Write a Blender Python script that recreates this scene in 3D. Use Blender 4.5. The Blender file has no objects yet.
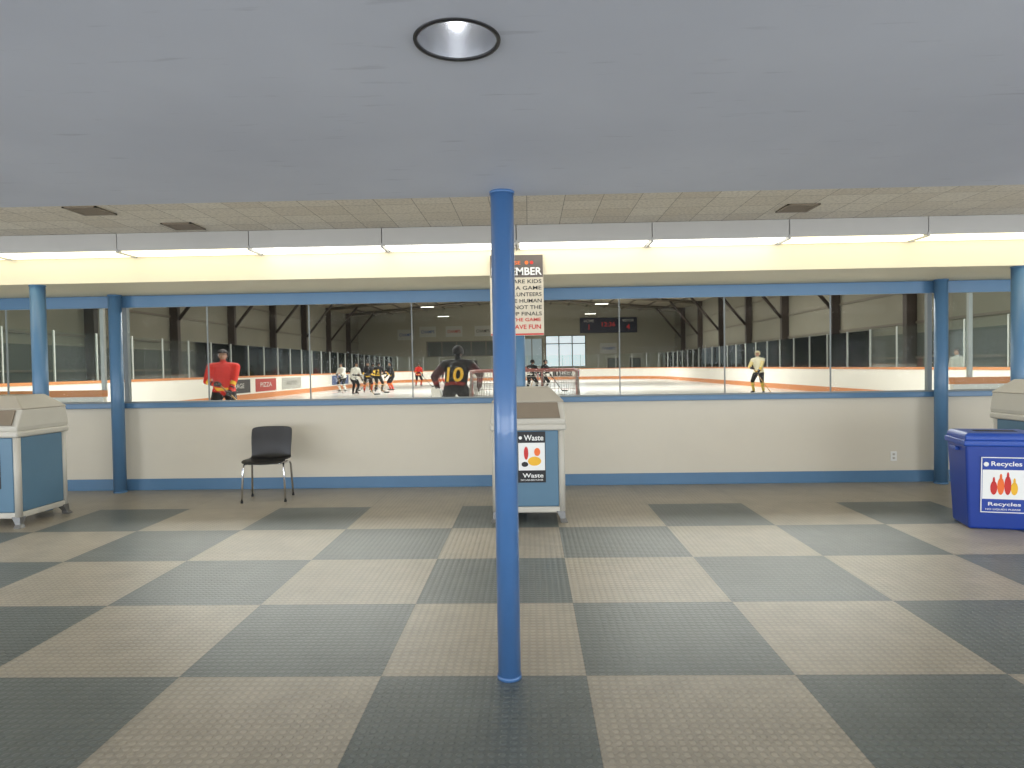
import bpy, bmesh, math, random
from mathutils import Vector, Matrix
from mathutils.bvhtree import BVHTree
random.seed(4)
S = bpy.context.scene
COL = S.collection
V = Vector

# ------------------------------------------------------------------ helpers
def lin(c):
    return tuple(((x/255)/12.92 if x/255 <= .04045 else (((x/255)+.055)/1.055)**2.4) for x in c)

def M(name, rgb, rough=.5, metal=0., var=.08, scale=6., bump=0., bscale=60., emit=0., spec=.5, coat=0.):
    m = bpy.data.materials.new(name); m.use_nodes = True
    nt = m.node_tree; n = nt.nodes; l = nt.links
    b = n['Principled BSDF']
    c = lin(rgb)
    b.inputs['Roughness'].default_value = rough
    b.inputs['Metallic'].default_value = metal
    b.inputs['Specular IOR Level'].default_value = spec
    b.inputs['Coat Weight'].default_value = coat
    tc = n.new('ShaderNodeTexCoord')
    no = n.new('ShaderNodeTexNoise'); no.inputs['Scale'].default_value = scale
    no.inputs['Detail'].default_value = 4
    l.new(tc.outputs['Object'], no.inputs['Vector'])
    mx = n.new('ShaderNodeMix'); mx.data_type = 'RGBA'
    mx.inputs[6].default_value = tuple(x*(1-var) for x in c)+(1,)
    mx.inputs[7].default_value = tuple(min(1, x*(1+var)) for x in c)+(1,)
    l.new(no.outputs['Fac'], mx.inputs[0])
    l.new(mx.outputs[2], b.inputs['Base Color'])
    if bump > 0:
        n2 = n.new('ShaderNodeTexNoise'); n2.inputs['Scale'].default_value = bscale
        l.new(tc.outputs['Object'], n2.inputs['Vector'])
        bp = n.new('ShaderNodeBump'); bp.inputs['Strength'].default_value = bump
        bp.inputs['Distance'].default_value = .01
        l.new(n2.outputs['Fac'], bp.inputs['Height']); l.new(bp.outputs[0], b.inputs['Normal'])
    if emit > 0:
        b.inputs['Emission Color'].default_value = c+(1,)
        b.inputs['Emission Strength'].default_value = emit
    return m

def glassmat(name, tint=(1, 1, 1), refl=.03, haze=.0, hazecol=(200, 210, 210)):
    m = bpy.data.materials.new(name); m.use_nodes = True
    nt = m.node_tree; n = nt.nodes; l = nt.links
    n.remove(n['Principled BSDF'])
    out = n['Material Output']
    tr = n.new('ShaderNodeBsdfTransparent'); tr.inputs[0].default_value = tint+(1,)
    gl = n.new('ShaderNodeBsdfGlossy'); gl.inputs['Roughness'].default_value = .03
    lw = n.new('ShaderNodeFresnel'); lw.inputs['IOR'].default_value = 1+refl*10
    mx = n.new('ShaderNodeMixShader')
    l.new(lw.outputs[0], mx.inputs[0]); l.new(tr.outputs[0], mx.inputs[1]); l.new(gl.outputs[0], mx.inputs[2])
    df = n.new('ShaderNodeBsdfDiffuse'); df.inputs[0].default_value = lin(hazecol)+(1,)
    no = n.new('ShaderNodeTexNoise'); no.inputs['Scale'].default_value = 1.5
    mm = n.new('ShaderNodeMath'); mm.operation = 'MULTIPLY'; mm.inputs[1].default_value = haze*2
    l.new(no.outputs['Fac'], mm.inputs[0])
    m2 = n.new('ShaderNodeMixShader')
    l.new(mm.outputs[0], m2.inputs[0]); l.new(mx.outputs[0], m2.inputs[1]); l.new(df.outputs[0], m2.inputs[2])
    l.new(m2.outputs[0], out.inputs[0])
    return m

def obj(name, me, mats=(), parent=None, loc=(0, 0, 0), smooth=False):
    o = bpy.data.objects.new(name, me)
    COL.objects.link(o)
    for m in mats:
        me.materials.append(m)
    o.location = loc
    if parent: o.parent = parent
    if smooth:
        for p in me.polygons: p.use_smooth = True
    return o

def empty(name, loc=(0, 0, 0), rot=0, scale=1):
    e = bpy.data.objects.new(name, None); COL.objects.link(e)
    e.location = loc; e.rotation_euler = (0, 0, rot); e.scale = (scale,)*3
    e.empty_display_size = .1
    return e

def bm_box(bm, lo, hi, mi=0):
    vs = [bm.verts.new((x, y, z)) for x in (lo[0], hi[0]) for y in (lo[1], hi[1]) for z in (lo[2], hi[2])]
    for f in ((0, 1, 3, 2), (4, 6, 7, 5), (0, 4, 5, 1), (2, 3, 7, 6), (0, 2, 6, 4), (1, 5, 7, 3)):
        fa = bm.faces.new([vs[i] for i in f]); fa.material_index = mi
    return vs

def fin(name, bm, mats, parent=None, smooth=False, loc=(0, 0, 0)):
    bmesh.ops.recalc_face_normals(bm, faces=bm.faces[:])
    me = bpy.data.meshes.new(name); bm.to_mesh(me); bm.free()
    return obj(name, me, mats, parent, loc, smooth)

def box(name, lo, hi, mat, parent=None, bev=0., seg=2):
    bm = bmesh.new(); bm_box(bm, lo, hi)
    if bev > 0:
        bmesh.ops.bevel(bm, geom=bm.edges[:], offset=bev, segments=seg, affect='EDGES', profile=.5)
    return fin(name, bm, [mat], parent, smooth=False)

def loft(name, rings, mat, parent=None, bev=0., smooth=False, mats=None, matfn=None):
    bm = bmesh.new(); R = []
    for r in rings: R.append([bm.verts.new(p) for p in r])
    k = len(R[0])
    for a in range(len(R)-1):
        for i in range(k):
            f = bm.faces.new((R[a][i], R[a][(i+1) % k], R[a+1][(i+1) % k], R[a+1][i]))
            if matfn: f.material_index = matfn(a, i)
    bm.faces.new(R[0][::-1]); bm.faces.new(R[-1])
    if bev > 0:
        bmesh.ops.recalc_face_normals(bm, faces=bm.faces[:])
        es = [e for e in bm.edges if len(e.link_faces) == 2 and e.calc_face_angle(0) > .25]
        bmesh.ops.bevel(bm, geom=es, offset=bev, segments=3, affect='EDGES', profile=.5)
    return fin(name, bm, mats or [mat], parent, smooth)

def rect(hx, y0, y1, z, cx=0):
    return [(cx-hx, y0, z), (cx+hx, y0, z), (cx+hx, y1, z), (cx-hx, y1, z)]

def cyl(name, p, r, h, mat, parent=None, r2=None, seg=40, bev=0):
    r2 = r if r2 is None else r2
    rings = []
    for (rr, z) in ((r, 0), (r2, h)):
        rings.append([(p[0]+rr*math.cos(a*2*math.pi/seg), p[1]+rr*math.sin(a*2*math.pi/seg), p[2]+z) for a in range(seg)])
    o = loft(name, rings, mat, parent)
    for f in o.data.polygons:
        if len(f.vertices) == 4: f.use_smooth = True
    return o

def bm_tube(bm, pts, r, seg=10, mi=0):
    pts = [V(p) for p in pts]; rings = []
    up = V((0, 0, 1))
    prev = None
    for i, p in enumerate(pts):
        if i == 0: d = pts[1]-pts[0]
        elif i == len(pts)-1: d = pts[-1]-pts[-2]
        else: d = (pts[i+1]-pts[i]).normalized()+(pts[i]-pts[i-1]).normalized()
        d.normalize()
        if prev is None:
            a = d.cross(up if abs(d.z) < .9 else V((1, 0, 0))).normalized()
        else:
            a = (prev-d*prev.dot(d)).normalized()
        prev = a
        b = d.cross(a)
        rings.append([bm.verts.new(p+(a*math.cos(t)+b*math.sin(t))*r) for t in [2*math.pi*k/seg for k in range(seg)]])
    for a in range(len(rings)-1):
        for i in range(seg):
            f = bm.faces.new((rings[a][i], rings[a][(i+1) % seg], rings[a+1][(i+1) % seg], rings[a+1][i])); f.material_index = mi; f.smooth = True
    bm.faces.new(rings[0][::-1]).material_index = mi; bm.faces.new(rings[-1]).material_index = mi

def tube(name, pts, r, mat, parent=None, seg=10):
    bm = bmesh.new(); bm_tube(bm, pts, r, seg)
    return fin(name, bm, [mat], parent)

def text_mesh(s, width=None, height=None, extr=.0008, bold=.008):
    cu = bpy.data.curves.new('txt', 'FONT'); cu.body = s; cu.align_x = 'CENTER'; cu.align_y = 'CENTER'
    cu.extrude = extr; cu.resolution_u = 3; cu.offset = bold
    o = bpy.data.objects.new('txt', cu); COL.objects.link(o)
    dg = bpy.context.evaluated_depsgraph_get(); dg.update()
    me = bpy.data.meshes.new_from_object(o.evaluated_get(dg))
    bpy.data.objects.remove(o)
    xs = [v.co.x for v in me.vertices]; ys = [v.co.y for v in me.vertices]
    w = max(xs)-min(xs); h = max(ys)-min(ys); cx = (max(xs)+min(xs))/2; cy = (max(ys)+min(ys))/2
    sx = (width/w) if width else None; sy = (height/h) if height else None
    sx = sx or sy; sy = sy or sx
    for v in me.vertices:
        v.co.x = (v.co.x-cx)*sx; v.co.y = (v.co.y-cy)*sy
        v.co.z = .0008 if v.co.z > 0 else -.0008
    return me

def text(name, s, pos, mat, parent=None, width=None, height=None, back=False, rz=0, bold=.008):
    me = text_mesh(s, width, height, bold=bold)
    o = obj(name, me, [mat], parent, pos)
    o.rotation_euler = (math.pi/2, 0, rz)
    return o

def disc(name, c, rx, rz, mat, parent, n=20, y=.0015):
    r0 = [(c[0]+rx*math.cos(2*math.pi*i/n), c[1], c[2]+rz*math.sin(2*math.pi*i/n)) for i in range(n)]
    r1 = [(p[0], p[1]+y, p[2]) for p in r0]
    return loft(name, [r0, r1], mat, parent)

# ------------------------------------------------------------------ materials
m_blue = M('blue_paint', (84, 122, 156), .35, var=.06, bump=.05, bscale=40)
m_poleblue = M('pole_blue_paint', (72, 112, 160), .32, var=.07, bump=.08, bscale=25, coat=.3)
m_beigewall = M('beige_wall_paint', (211, 204, 187), .55, var=.04, scale=2)
m_cream = M('cream_paint', (222, 213, 186), .6, var=.03, scale=1.5)
m_graybeige = M('lobby_side_paint', (200, 200, 198), .7, var=.04)
m_housing = M('fixture_housing_gray', (176, 176, 174), .5, var=.04)
m_lens = M('fluorescent_lens', (255, 252, 240), .4, emit=2.8, var=.01)
m_lens2 = M('fluorescent_lens_warm', (255, 245, 208), .4, emit=2.2, var=.01)
m_alu = M('aluminium', (190, 192, 192), .3, metal=.9, var=.05)
m_joint = M('glass_joint', (128, 134, 134), .5, var=.05)
m_post = M('stanchion_gray', (176, 178, 174), .5, var=.05)
m_chrome = M('chrome', (215, 215, 218), .15, metal=1, var=.03)
m_footmetal = M('foot_metal', (120, 120, 118), .4, metal=.6, var=.05)
m_black = M('black_plastic', (26, 26, 28), .4, var=.1)
m_dark = M('dark_void', (12, 12, 14), .8)
m_white = M('white_print', (232, 232, 228), .5, var=.03)
m_black_p = M('black_print', (20, 20, 22), .5)
m_red_p = M('red_print', (196, 44, 38), .5)
m_yel_p = M('yellow_print', (235, 180, 40), .5)
m_orange_p = M('orange_print', (235, 110, 40), .5)
m_bluep = M('blue_print', (24, 60, 150), .5)
m_binblue = M('bin_panel_blue', (84, 118, 140), .45, var=.06)
m_bingray = M('bin_frame_gray', (188, 184, 172), .5, var=.05)
m_bintan = M('bin_hood_tan', (126, 114, 98), .5, var=.08)
m_bincap = M('bin_roof_tan', (164, 157, 142), .5, var=.08)
m_recblue = M('recycling_blue', (16, 54, 140), .35, var=.08)
m_reclid = M('recycling_lid_blue', (26, 70, 158), .35, var=.08)
m_signbg = M('sign_face', (206, 196, 174), .5, var=.05)
m_signhead = M('sign_header', (92, 84, 78), .5)
m_board = M('rink_board_white', (236, 233, 224), .4, var=.03, scale=.6)
m_orange = M('kick_plate_orange', (208, 136, 84), .5, var=.05)
m_steel = M('dark_steel', (70, 60, 54), .6, var=.1)
m_rafter = M('rafter_steel', (120, 112, 100), .6, var=.1)
m_rwall = M('rink_wall_cladding', (140, 136, 122), .8, var=.12, scale=.7)
m_rwall2 = M('rink_wall_lower', (92, 96, 92), .8, var=.12, scale=.7)
m_farwall = M('rink_far_wall', (158, 154, 138), .8, var=.08, scale=.6)
m_roof = M('rink_roof_deck', (176, 166, 146), .8, var=.12, scale=1)
m_conc = M('rink_concrete', (120, 118, 112), .8, var=.1, scale=1)
m_win = glassmat('window_glass', (.96, .98, .97), .0075, .002)
m_rglass = glassmat('safety_glass', (.95, .975, .965), .012, .012)
m_net = M('goal_netting', (150, 142, 138), .7)
m_redpipe = M('goal_red', (190, 40, 34), .4)
m_whitepipe = M('goal_frame', (150, 96, 90), .4)
m_skin = M('skin', (205, 155, 125), .5, var=.05)
m_wood = M('stick_wood', (176, 140, 90), .5)
m_daylight = M('daylight_window', (222, 234, 246), .4, emit=.7, var=.25, scale=.5)

def floor_mat():
    m = bpy.data.materials.new('rubber_checker_floor'); m.use_nodes = True
    nt = m.node_tree; n = nt.nodes; l = nt.links; b = n['Principled BSDF']
    geo = n.new('ShaderNodeNewGeometry')
    mp = n.new('ShaderNodeMapping'); mp.vector_type = 'POINT'
    P = .935
    mp.inputs['Location'].default_value = (-.238/P, -2.998/P, .5)
    mp.inputs['Scale'].default_value = (1/P, 1/P, 1)
    l.new(geo.outputs['Position'], mp.inputs['Vector'])
    ck = n.new('ShaderNodeTexChecker'); ck.inputs['Scale'].default_value = 1
    l.new(mp.outputs[0], ck.inputs['Vector'])
    sp = n.new('ShaderNodeSeparateXYZ'); l.new(geo.outputs['Position'], sp.inputs[0])
    gt = n.new('ShaderNodeMath'); gt.operation = 'GREATER_THAN'; gt.inputs[1].default_value = 2.998+4*P
    l.new(sp.outputs['Y'], gt.inputs[0])
    mxm = n.new('ShaderNodeMath'); mxm.operation = 'MAXIMUM'
    l.new(ck.outputs['Fac'], mxm.inputs[0]); l.new(gt.outputs[0], mxm.inputs[1])
    n1 = n.new('ShaderNodeTexNoise'); n1.inputs['Scale'].default_value = 1.3; n1.inputs['Detail'].default_value = 6
    l.new(geo.outputs['Position'], n1.inputs['Vector'])
    def ramp(c, v):
        mx = n.new('ShaderNodeMix'); mx.data_type = 'RGBA'; c = lin(c)
        mx.inputs[6].default_value = tuple(x*(1-v) for x in c)+(1,); mx.inputs[7].default_value = tuple(x*(1+v) for x in c)+(1,)
        l.new(n1.outputs['Fac'], mx.inputs[0]); return mx
    dk = ramp((98, 105, 102), .22); be = ramp((166, 157, 140), .13)
    mx = n.new('ShaderNodeMix'); mx.data_type = 'RGBA'
    l.new(mxm.outputs[0], mx.inputs[0]); l.new(dk.outputs[2], mx.inputs[6]); l.new(be.outputs[2], mx.inputs[7])
    vo = n.new('ShaderNodeTexVoronoi'); vo.inputs['Scale'].default_value = 1/.039; vo.inputs['Randomness'].default_value = 0
    vo.distance = 'EUCLIDEAN'
    l.new(geo.outputs['Position'], vo.inputs['Vector'])
    mr = n.new('ShaderNodeMapRange'); mr.inputs['From Min'].default_value = .28; mr.inputs['From Max'].default_value = .40
    mr.inputs['To Min'].default_value = 1; mr.inputs['To Max'].default_value = 0
    l.new(vo.outputs['Distance'], mr.inputs['Value'])
    def seam(ax):
        d = n.new('ShaderNodeMath'); d.operation = 'PINGPONG'; d.inputs[1].default_value = .5
        s2 = n.new('ShaderNodeSeparateXYZ'); l.new(mp.outputs[0], s2.inputs[0]); l.new(s2.outputs[ax], d.inputs[0])
        g = n.new('ShaderNodeMath'); g.operation = 'LESS_THAN'; g.inputs[1].default_value = .004
        l.new(d.outputs[0], g.inputs[0]); return g
    a, c = seam('X'), seam('Y')
    sm = n.new('ShaderNodeMath'); sm.operation = 'MAXIMUM'; l.new(a.outputs[0], sm.inputs[0]); l.new(c.outputs[0], sm.inputs[1])
    mu = n.new('ShaderNodeMath'); mu.operation = 'MULTIPLY_ADD'; mu.inputs[1].default_value = .17; mu.inputs[2].default_value = .90
    l.new(mr.outputs[0], mu.inputs[0])
    su = n.new('ShaderNodeMath'); su.operation = 'MULTIPLY_ADD'; su.inputs[1].default_value = -.22
    l.new(sm.outputs[0], su.inputs[0]); l.new(mu.outputs[0], su.inputs[2])
    n3 = n.new('ShaderNodeTexNoise'); n3.inputs['Scale'].default_value = 4.5; n3.inputs['Detail'].default_value = 10; n3.inputs['Roughness'].default_value = .7
    l.new(geo.outputs['Position'], n3.inputs['Vector'])
    m3 = n.new('ShaderNodeMapRange'); m3.inputs['From Min'].default_value = .35; m3.inputs['From Max'].default_value = .7
    m3.inputs['To Min'].default_value = .87; m3.inputs['To Max'].default_value = 1.1
    l.new(n3.outputs['Fac'], m3.inputs['Value'])
    s4 = n.new('ShaderNodeMath'); s4.operation = 'MULTIPLY'; l.new(su.outputs[0], s4.inputs[0]); l.new(m3.outputs[0], s4.inputs[1])
    vm = n.new('ShaderNodeVectorMath'); vm.operation = 'SCALE'
    l.new(mx.outputs[2], vm.inputs[0]); l.new(s4.outputs[0], vm.inputs['Scale'])
    l.new(vm.outputs[0], b.inputs['Base Color'])
    bp = n.new('ShaderNodeBump'); bp.inputs['Strength'].default_value = .75; bp.inputs['Distance'].default_value = .003
    l.new(mr.outputs[0], bp.inputs['Height']); l.new(bp.outputs[0], b.inputs['Normal'])
    b.inputs['Roughness'].default_value = .36
    return m

def tile_ceiling_mat():
    m = bpy.data.materials.new('acoustic_tile'); m.use_nodes = True
    nt = m.node_tree; n = nt.nodes; l = nt.links; b = n['Principled BSDF']
    geo = n.new('ShaderNodeNewGeometry')
    br = n.new('ShaderNodeTexBrick'); br.offset = 0; br.inputs['Scale'].default_value = 1
    br.inputs['Brick Width'].default_value = .305; br.inputs['Row Height'].default_value = .305
    br.inputs['Mortar Size'].default_value = .003; br.inputs['Bias'].default_value = 0
    br.inputs['Color1'].default_value = lin((236, 230, 218))+(1,); br.inputs['Color2'].default_value = lin((222, 214, 200))+(1,)
    br.inputs['Mortar'].default_value = lin((158, 150, 138))+(1,)
    l.new(geo.outputs['Position'], br.inputs['Vector'])
    no = n.new('ShaderNodeTexNoise'); no.inputs['Scale'].default_value = 40; l.new(geo.outputs['Position'], no.inputs['Vector'])
    mr = n.new('ShaderNodeMapRange'); mr.inputs['From Min'].default_value = .3; mr.inputs['From Max'].default_value = .6
    mr.inputs['To Min'].default_value = .78; mr.inputs['To Max'].default_value = 1.05
    l.new(no.outputs['Fac'], mr.inputs['Value'])
    mg = n.new('ShaderNodeVectorMath'); mg.operation = 'SCALE'; l.new(mr.outputs[0], mg.inputs['Scale'])
    l.new(br.outputs['Color'], mg.inputs[0]); l.new(mg.outputs[0], b.inputs['Base Color'])
    b.inputs['Roughness'].default_value = .85
    return m

def gray_ceiling_mat():
    m = bpy.data.materials.new('gray_plaster_ceiling'); m.use_nodes = True
    nt = m.node_tree; n = nt.nodes; l = nt.links; b = n['Principled BSDF']
    geo = n.new('ShaderNodeNewGeometry')
    no = n.new('ShaderNodeTexNoise'); no.inputs['Scale'].default_value = .8; no.inputs['Detail'].default_value = 5
    l.new(geo.outputs['Position'], no.inputs['Vector'])
    r = n.new('ShaderNodeValToRGB')
    r.color_ramp.elements[0].color = lin((204, 208, 219))+(1,); r.color_ramp.elements[0].position = .3
    r.color_ramp.elements[1].color = lin((222, 226, 236))+(1,); r.color_ramp.elements[1].position = .7
    l.new(no.outputs['Fac'], r.inputs[0])
    mp = n.new('ShaderNodeMapping'); mp.inputs['Scale'].default_value = (2.2, 14, 1); mp.inputs['Rotation'].default_value = (0, 0, .3)
    l.new(geo.outputs['Position'], mp.inputs[0])
    n2 = n.new('ShaderNodeTexNoise'); n2.inputs['Scale'].default_value = 2.2; n2.inputs['Detail'].default_value = 8
    l.new(mp.outputs[0], n2.inputs['Vector'])
    r2 = n.new('ShaderNodeMapRange'); r2.inputs['From Min'].default_value = .64; r2.inputs['From Max'].default_value = .78
    r2.inputs['To Max'].default_value = .3
    l.new(n2.outputs['Fac'], r2.inputs[0])
    mx = n.new('ShaderNodeMix'); mx.data_type = 'RGBA'; mx.inputs[7].default_value = lin((140, 144, 154))+(1,)
    l.new(r2.outputs[0], mx.inputs[0]); l.new(r.outputs[0], mx.inputs[6]); l.new(mx.outputs[2], b.inputs['Base Color'])
    b.inputs['Roughness'].default_value = .6
    return m

m_ice = M('ice_surface', (232, 231, 226), .18, var=.03, scale=.4, bump=.05, bscale=8)
m_floor = floor_mat(); m_tile = tile_ceiling_mat(); m_gceil = gray_ceiling_mat()

# ------------------------------------------------------------------ lobby shell
XL, XR = -9., 9.
YW = 7.86
box('floor', (XL, -5, -.1), (XR, YW+.15, 0), m_floor)
RXL, RXR, RY1 = -19.5, 16.5, 76.
RH = 9.6
bm = bmesh.new()
bm_box(bm, (RXL, YW, -.1), (RXR, YW+.15, 1.03))
bm_box(bm, (RXL, YW, 2.25), (RXR, YW+.15, RH))
bm_box(bm, (RXL, YW, 1.03), (-8.6, YW+.15, 2.25)); bm_box(bm, (8.4, YW, 1.03), (RXR, YW+.15, 2.25))
fin('wall_back', bm, [m_beigewall])
for nm, x0, x1 in (('wall_left', XL-.15, XL), ('wall_right', XR, XR+.15)):
    bm = bmesh.new()
    bm_box(bm, (x0, -5, -.1), (x1, YW, .5)); bm_box(bm, (x0, -5, 2.05), (x1, YW, 3))
    bm_box(bm, (x0, -5, .5), (x1, -4.4, 2.05)); bm_box(bm, (x0, 3.4, .5), (x1, YW, 2.05))
    fin(nm, bm, [m_graybeige])
bm = bmesh.new()
bm_box(bm, (XL, -5.15, -.1), (XR, -5, .5)); bm_box(bm, (XL, -5.15, 2.05), (XR, -5, 3))
for i in range(7): bm_box(bm, (XL+i*2.95, -5.15, .5), (XL+i*2.95+.3, -5, 2.05))
fin('wall_front', bm, [m_graybeige])

def ceiling_low():
    holes = [(-.160, 1.605), (-3.4, 1.60), (3.05, 1.60), (-.16, -1.8), (-3.4, -1.8), (3.05, -1.8)]
    o = box('ceiling', (XL, -5, 2.18), (XR, 3.06, 2.75), m_gceil)
    for h in holes:
        c = cyl('cut', (h[0], h[1], 2.0), .098, .42, m_gceil, seg=48)
        md = o.modifiers.new('b', 'BOOLEAN'); md.operation = 'DIFFERENCE'; md.solver = 'EXACT'; md.object = c
        dg = bpy.context.evaluated_depsgraph_get(); dg.update()
        me = bpy.data.meshes.new_from_object(o.evaluated_get(dg))
        o.modifiers.clear(); o.data = me
        bpy.data.objects.remove(c)
    m_refl = M('can_reflector', (232, 234, 238), .2, metal=.9, var=.02)
    m_bulb = M('bulb_glow', (248, 248, 250), .4, emit=7)
    for h in holes:
        e = empty('recessed_light', (h[0], h[1], 2.18))
        n = 48
        def ring(r, z): return [bmv((r*math.cos(2*math.pi*i/n), r*math.sin(2*math.pi*i/n), z)) for i in range(n)]
        bm = bmesh.new(); bmv = bm.verts.new
        prof = [(.095, -.001), (.094, .02), (.088, .07), (.075, .13), (.055, .165), (.02, .18)]
        R = [ring(*p) for p in prof]
        for a in range(len(R)-1):
            for i in range(n): bm.faces.new((R[a][i], R[a][(i+1) % n], R[a+1][(i+1) % n], R[a+1][i])).smooth = True
        bm.faces.new(R[-1])
        fin('reflector', bm, [m_refl], e)
        bm = bmesh.new(); bmv = bm.verts.new
        R = [ring(.094, .002), (ring(.094, -.004)), ring(.103, -.004), ring(.104, .0)]
        for a in range(3):
            for i in range(n): bm.faces.new((R[a][i], R[a][(i+1) % n], R[a+1][(i+1) % n], R[a+1][i])).smooth = True
        fin('trim_ring', bm, [m_black], e)
        cyl('lamp_socket', (.0, 0, .13), .02, .05, m_white, e, r2=.02, seg=20)
        o2 = obj('bulb', bpy.data.meshes.new('bulb'), [], e)
        bm = bmesh.new(); bmesh.ops.create_uvsphere(bm, u_segments=20, v_segments=12, radius=.022); bm.to_mesh(o2.data); bm.free()
        o2.location = (0, 0, .105); o2.data.materials.append(m_bulb)
        for p in o2.data.polygons: p.use_smooth = True
ceiling_low()
box('ceiling_tiles', (XL, 3.06, 2.75), (XR, YW, 2.85), m_tile)
box('ceiling_bulkhead', (XL+.01, 6.68, 2.32), (XR-.01, YW-.002, 2.748), m_cream)
box('trim_1', (XL+.01, YW-.035, 2.18), (XR-.01, YW-.001, 2.319), m_blue, bev=.004)
box('trim_2', (XL+.01, YW-.05, .985), (XR-.01, YW-.001, 1.045), m_blue, bev=.006)
box('baseboard_back', (XL+.01, YW-.02, 0), (XR-.01, YW-.001, .135), m_blue, bev=.004)
box('trim_3', (XL+.01, YW-.03, 1.045), (XR-.01, YW+.02, 1.062), m_joint)

def window(name, x0, x1, joints):
    e = empty(name, (0, YW+.07, 0))
    box('glass', (x0+.02, -.005, 1.05), (x1-.02, .005, 2.23), m_win, e)
    bm = bmesh.new()
    bm_box(bm, (x0, -.03, 1.03), (x1, .03, 1.06)); bm_box(bm, (x0, -.03, 2.22), (x1, .03, 2.25))
    bm_box(bm, (x0, -.03, 1.06), (x0+.025, .03, 2.22)); bm_box(bm, (x1-.025, -.03, 1.06), (x1, .03, 2.22))
    fin('frame', bm, [m_joint], e)
    bm = bmesh.new()
    for j in joints: bm_box(bm, (j-.006, -.010, 1.06), (j+.006, .010, 2.22))
    fin('glass_joints', bm, [m_joint], e)
window('window_1', -8.6, -4.84, [-7.54, -6.31])
window('window_2', -4.84, 4.66, [-.16+1.23*k for k in range(-3, 4)])
window('window_3', 4.66, 8.4, [5.92, 7.15])

def column(x, y, r, h, mat, name):
    e = empty(name, (x, y, 0))
    cyl('shaft', (0, 0, 0.004), r, h-.008, mat, e, seg=48)
    cyl('base_collar', (0, 0, 0), r*1.06, .018, mat, e, seg=48)
    cyl('top_plate', (0, 0, h-.012), r*1.08, .012, mat, e, seg=48)
column(-.11, 2.985, .0515, 2.18, m_poleblue, 'support_pole')
for x in (-5.04, -.10, 4.86): column(x, 6.76, .07 if abs(x) > 1 else .06, 2.319, m_blue, 'support_column')
for x in (-4.84, 4.68): column(x, 7.72, .07, 2.319, m_blue, 'support_column')

for k in range(-7, 7):
    x0 = -.105+1.28*k; x1 = x0+1.28
    if x0 < XL or x1 > XR: continue
    e = empty('fluorescent_light', (x0, 6.35, 2.58))
    bm = bmesh.new()
    bm_box(bm, (.004, 0, 0), (1.276, .02, .165)); bm_box(bm, (.004, .30, 0), (1.276, .32, .165))
    bm_box(bm, (.004, .02, .02), (1.276, .30, .165))
    fin('housing', bm, [m_housing], e)
    box('lens', (.03, .022, -.012), (1.25, .298, .018), m_lens if k in (-2, -1, 0, 1, 4) else m_lens2, e, bev=.006)
    box('end_bracket', (-.008, -.006, -.02), (.010, .31, .02), m_housing, e)

def vent(x, y, s=.28):
    e = empty('ceiling_vent', (x, y, 2.75))
    bm = bmesh.new()
    for a, b_ in (((-s/2, -s/2), (s/2, -s/2+.02)), ((-s/2, s/2-.02), (s/2, s/2)), ((-s/2, -s/2), (-s/2+.02, s/2)), ((s/2-.02, -s/2), (s/2, s/2))):
        bm_box(bm, (a[0], a[1], -.012), (b_[0], b_[1], -.001))
    for i in range(7): bm_box(bm, (-s/2, -s/2+.03+i*.034, -.010), (s/2, -s/2+.04+i*.034, -.002))
    fin('grille', bm, [m_bintan], e)
    box('duct', (-s/2+.01, -s/2+.01, -.003), (s/2-.01, s/2-.01, -.0005), m_dark, e)
for v in ((-3.16, 6.1), (-3.6, 5.45), (2.35, 5.9), (3.3, 5.1)): vent(*v)

e = empty('wall_socket', (4.22, YW, .30))
box('plate', (-.035, -.008, -.055), (.035, 0, .055), m_white, e, bev=.003)
for z in (-.022, .022):
    box('socket_'+('a' if z < 0 else 'b'), (-.015, -.010, z-.013), (.015, -.007, z+.013), m_bingray, e)
    box('slot_'+('a' if z < 0 else 'b'), (-.006, -.0105, z-.006), (-.004, -.0098, z+.006), m_dark, e)

# rules sign
e = empty('rules_sign', (-.112, 6.655, 1.716))
W, H = .53, .80
box('panel', (-W/2, -.006, 0), (W/2, .006, H), m_signbg, e)
box('header', (-W/2+.004, -.0075, H-.225), (W/2-.004, -.006, H-.004), m_signhead, e)
box('footer', (-W/2+.004, -.0075, .004), (W/2-.004, -.006, .02), m_red_p, e)
text('text_please', 'PLEASE', (-.06, -.009, H-.08), m_orange_p, e, width=.2, height=.035)
for i in range(2): disc('puck_%d' % i, (.10+i*.05, -.009, H-.08), .018, .018, m_orange_p if i == 0 else m_red_p, e)
text('text_remember', 'REMEMBER', (0, -.009, H-.165), m_white, e, width=.50, height=.075, bold=.02)
z = H-.265
for i, s in enumerate(['THESE ARE KIDS', 'THIS IS A GAME', 'ARE VOLUNTEERS', 'REFS ARE HUMAN', 'THIS IS NOT THE', 'THE CUP FINALS']):
    text('text_line_%d' % i, s, (.0, -.0075, z), m_black_p, e, width=min(.49, .036*len(s)), height=.038, bold=.01); z -= .064
for i, s in enumerate(['ENJOY THE GAME', 'AND HAVE FUN']):
    text('text_red_%d' % i, s, (0, -.0075, z), m_red_p, e, width=.47, height=.045, bold=.02); z -= .066
box('bracket', (-.05, .006, .35), (.05, .044, .40), m_alu, e)

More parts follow.
